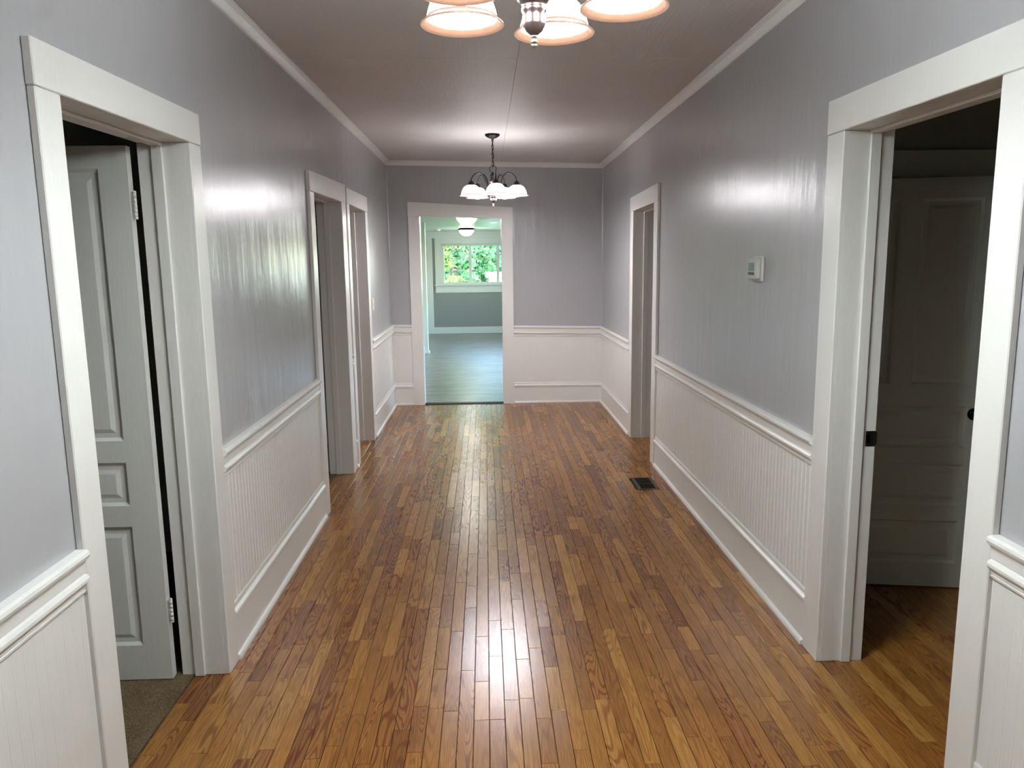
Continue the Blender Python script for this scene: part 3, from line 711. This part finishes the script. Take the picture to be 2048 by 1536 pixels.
# window wall
WX0, WX1, WZ0, WZ1 = -1.02, 2.90, 1.150, 2.085
mb = MB(); mb.box(RX0 - .1, WX0, Y1, Y1 + .12, 0, ZR); mb.box(WX1, RX1 + .1, Y1, Y1 + .12, 0, ZR); mb.box(WX0, WX1, Y1, Y1 + .12, 0, WZ0); mb.box(WX0, WX1, Y1, Y1 + .12, WZ1, ZR)
wf = struct(obj('wall_far_room_end', mb, 'room_grey'), 'grey end wall of the far room below the wide window', 'wall')
obj('corner_board', MB().box(RX0, -1.225, Y1 - .025, Y1, 0, ZR, .003), 'mint_white', wf)
obj('frieze_board', MB().box(-1.225, RX1, Y1 - .018, Y1, 2.215, ZR, .003), 'mint_white', wf)
obj('base_board', MB().box(-1.225, RX1, Y1 - .018, Y1, .012, .155, .003), 'mint_white', wf); obj('shoe_moulding', MB().box(-1.225, RX1, Y1 - .035, Y1 - .018, 0, .02, .006), 'mint_white', wf)
def window(name, label, axis, fixed, out, a, b, z0, z1, units, cols, rows, sill=True):
    """mulled sash units with muntins and single panes; axis of its width; out points into the room"""
    t = struct(empty(name, ((a + b) / 2, fixed, z0) if axis == 'x' else (fixed, (a + b) / 2, z0)), label, 'window')
    def B(u0, u1, w0, w1, za, zb, c=.002):
        # w measured into the room from the wall face
        return MB().box(u0, u1, fixed + out * w0, fixed + out * w1, za, zb, c) if axis == 'x' else MB().box(fixed + out * w0, fixed + out * w1, u0, u1, za, zb, c)
    M = 'mint_white'; cw = .115
    obj('casing', B(a - cw - .03, a, 0, .022, z0 - .02, z1 + cw + .015), M, t); obj('casing', B(b, b + cw + .03, 0, .022, z0 - .02, z1 + cw + .015), M, t)
    obj('casing_head', B(a, b, 0, .022, z1, z1 + cw + .015), M, t)
    if sill:
        obj('sill', B(a - cw - .05, b + cw + .05, -.10, .055, z0 - .030, z0 - .002, .005), M, t); obj('apron', B(a - cw - .03, b + cw + .03, 0, .02, z0 - .19, z0 - .03), M, t)
    for u0, u1 in ((a, a + .03), (b - .03, b)): obj('frame', B(u0, u1, -.11, -.01, z0, z1), M, t)
    obj('frame', B(a, b, -.11, -.01, z1 - .02, z1), M, t); obj('frame', B(a, b, -.11, -.01, z0 - .002, z0 + .02), M, t)
    a2, b2 = a + .03, b - .03; uw = (b2 - a2) / units
    for k in range(units):
        u0 = a2 + k * uw; u1 = u0 + uw; st = .034
        s = MB()
        for q in ((u0, u0 + st, z0 + .02, z1 - .02), (u1 - st, u1, z0 + .02, z1 - .02), (u0 + st, u1 - st, z0 + .02, z0 + .05), (u0 + st, u1 - st, z1 - .05, z1 - .02)):
            g = B(q[0], q[1], -.075, -.04, q[2], q[3]); s.add(g.v, g.f)
        sh = obj('sash', s, M, t)
        g0, g1, h0, h1 = u0 + st, u1 - st, z0 + .05, z1 - .05
        for i in range(1, cols): x = g0 + (g1 - g0) * i / cols; obj('muntin', B(x - .008, x + .008, -.068, -.046, h0, h1), M, sh)
        for j in range(1, rows): z = h0 + (h1 - h0) * j / rows; obj('muntin', B(g0, g1, -.068, -.046, z - .008, z + .008), M, sh)
        for i in range(cols):
            for j in range(rows):
                obj('pane', B(g0 + (g1 - g0) * i / cols, g0 + (g1 - g0) * (i + 1) / cols, -.060, -.056, h0 + (h1 - h0) * j / rows, h0 + (h1 - h0) * (j + 1) / rows, 0), 'pane_glass', sh)
    return t
window('window_1', 'wide white muntined window at the end of the far room full of green leaves', 'x', Y1, -1, WX0, WX1, WZ0, WZ1, 6, 3, 3)
mb = MB(); cur = Y0
for a, b in ((9.7, 12.2), (13.0, 16.2)): mb.box(RX1, RX1 + .1, cur, a, 0, ZR); mb.box(RX1, RX1 + .1, a, b, 0, .85); mb.box(RX1, RX1 + .1, a, b, 2.1, ZR); cur = b
mb.box(RX1, RX1 + .1, cur, Y1 + .1, 0, ZR); mb.box(XR, RX1 + .1, Y0 - .02, Y0 + .06, 0, ZR)
struct(obj('wall_far_room_right', mb, 'room_grey'), 'grey right wall of the far room with unseen side windows added for daylight', 'wall')
for k, (a, b) in enumerate(((9.7, 12.2), (13.0, 16.2))): window('window_%d' % (k + 2), ('unseen side window added to daylight the far room, nearer the hall', 'unseen side window added to daylight the far room, nearer the end wall')[k], 'y', RX1, -1, a, b, .85, 2.1, 2, 3, 3)  # both side windows are out of view, added to let daylight in
def dome(x, y, label):
    t = tag(empty('ceiling_light', (x, y, ZR)), label, 'ceiling light', 'dome lights in the far room')
    c = (x, y, 0)
    obj('pan', MB().lathe([(.130, ZR), (.165, ZR - .012), (.186, ZR - .030), (.188, ZR - .040), (.178, ZR - .044), (.160, ZR - .044)], c, 32), 'black_metal', t)
    obj('glass_bowl', MB().lathe([(.162, ZR - .042), (.156, ZR - .060), (.136, ZR - .095), (.102, ZR - .130), (.060, ZR - .154), (.020, ZR - .164), (.006, ZR - .166)], c, 32), 'dome_glass', t)
    obj('finial', MB().lathe([(.010, ZR - .160), (.012, ZR - .168), (.006, ZR - .174), (.008, ZR - .180), (.002, ZR - .190)], c, 14), 'black_metal', t)
dome(-.385, 16.5, 'lit bowl ceiling light farther away, above the far window')
dome(-.265, 11.75, 'lit bowl ceiling light just behind the head of the end doorway')
sm_ = tag(empty('smoke_detector', (-1.02, 16.9, ZR)), 'small round white smoke detector on the far room ceiling', 'detector')
obj('base', MB().lathe([(.070, ZR), (.070, ZR - .010)], (-1.02, 16.9, 0), 24), 'plastic_white', sm_); obj('cover', MB().lathe([(.066, ZR - .010), (.064, ZR - .024), (.050, ZR - .036), (.02, ZR - .040)], (-1.02, 16.9, 0), 24), 'plastic_white', sm_)
cl = tag(empty('recessed_light', (.175, 14.2, ZR)), 'small bright recessed downlight in the far room ceiling', 'downlight')
obj('trim_ring', MB().lathe([(.085, ZR), (.083, ZR - .006), (.062, ZR - .004), (.062, ZR)], (.175, 14.2, 0), 28), 'plastic_white', cl); obj('lens', MB().lathe([(.062, ZR - .001), (.040, ZR - .005), (.002, ZR - .006)], (.175, 14.2, 0), 24), 'can_lens', cl)

# ------------------------------------------------------------------ outdoors
mb = MB(); mb.box(-60, 60, 18.2, 90, -.75, -.6); mb.box(3.5, 60, -40, 18.2, -.75, -.6); mb.box(-60, 3.5, -40, -2.5, -.75, -.6)
struct(obj('ground_lawn', mb, 'lawn'), 'green lawn outside the far window', 'lawn')
def tree(x, y, h, r, mat, label, nleaf, leafs=.16, low=.3, trunk=.16):
    t = tag(empty('leafy_tree', (x, y, -.6)), label, 'tree', 'trees outside the far window')
    rd = random.Random(int(x * 100 + y * 7))
    pts = [(x + .12 * math.sin(i * 1.3), y + .1 * math.cos(i), -.65 + h * .8 * i / 7) for i in range(8)]
    tb = MB().tube(pts, [trunk * (1 - .1 * i) for i in range(8)], 10)
    for k in range(7):
        q = rd.random() * 6.28; z0 = -.6 + h * rd.uniform(.25, .7); L = r * rd.uniform(.5, .9)
        tb.tube([(x, y, z0), (x + math.cos(q) * L * .5, y + math.sin(q) * L * .5, z0 + .35 * L), (x + math.cos(q) * L, y + math.sin(q) * L, z0 + .6 * L)], [trunk * .4, trunk * .25, trunk * .1], 6)
    obj('trunk', tb, 'bark', t)
    lf = MB(); cl_ = [(rd.uniform(-1, 1), rd.uniform(-1, 1), rd.uniform(0, 1)) for _ in range(46)]
    for _ in range(nleaf):
        cxx, cyy_, cz = rd.choice(cl_)
        k = 1 - .55 * abs(cz - .45)
        p = Vector((x + cxx * r * .75 * k + rd.gauss(0, .16) * r, y + cyy_ * r * .75 * k + rd.gauss(0, .16) * r, -.6 + h * (low + (1 - low) * cz) + rd.gauss(0, .10) * r))
        d = Vector((rd.gauss(0, 1), rd.gauss(0, 1), rd.gauss(0, .6))).normalized(); e = d.orthogonal().normalized(); e = (Matrix.Rotation(rd.random() * 6.28, 3, d) @ e)
        s = leafs * rd.uniform(.6, 1.3)
        lf.add([p - d * s * .5, p + e * s * .28, p + d * s * .5, p - e * s * .28], [(0, 1, 2, 3)])
    fo = obj('foliage', lf, mat, t); fo['kind'] = 'stuff'
tree(-1.25, 23.2, 4.2, .62, 'leaf_yellow', 'yellow-green shrub-like tree outside at the left edge of the far window', 7000, .15, .10, .08)
tree(-1.02, 27.6, 5.2, .85, 'leaf_mid', 'mid green tree with thick dark trunk outside the left part of the far window', 6000, .18, .34, .27)
tree(-.30, 30.4, 4.6, 1.0, 'leaf_mid', 'low branching mid green tree outside the middle of the far window', 8000, .19, .10, .10)
tree(.95, 33.6, 5.6, 1.25, 'leaf_blue', 'bluish green tree outside the right part of the far window', 9000, .21, .06, .14)
tree(-2.3, 37.5, 6.0, 1.6, 'leaf_blue', 'bluish tree farther out at the left, behind the yellow-green one', 9000, .25, .04)
tree(.3, 42.5, 7.0, 2.1, 'leaf_mid', 'broad mid green tree at the back of the garden', 10000, .30, .03)
tree(-3.2, 48.5, 8.0, 2.3, 'leaf_yellow', 'tall yellow-green tree at the far left of the garden', 9000, .34, .03)
tree(2.6, 54.5, 8.5, 2.5, 'leaf_yellow', 'tall yellow-green tree at the far right of the garden', 9000, .36, .03)
sh = tag(empty('garden_shed', (3.0, 24.6, -.6)), 'low sunlit white shed outside, lower right in the far window', 'shed')
obj('shed_walls', MB().box(.10, 5.0, 23.8, 25.2, -.6, 1.18, .02), 'shed_white', sh); obj('shed_roof', MB().hexa([(.02, 23.7, 1.18), (5.1, 23.7, 1.18), (5.1, 25.3, 1.18), (.02, 25.3, 1.18), (.02, 23.7, 1.22), (5.1, 23.7, 1.22), (5.1, 25.3, 1.34), (.02, 25.3, 1.34)]), 'shed_white', sh)
obj('shed_door', MB().box(2.4, 3.2, 23.77, 23.8, -.55, 1.0, .01), 'shed_roof', sh)
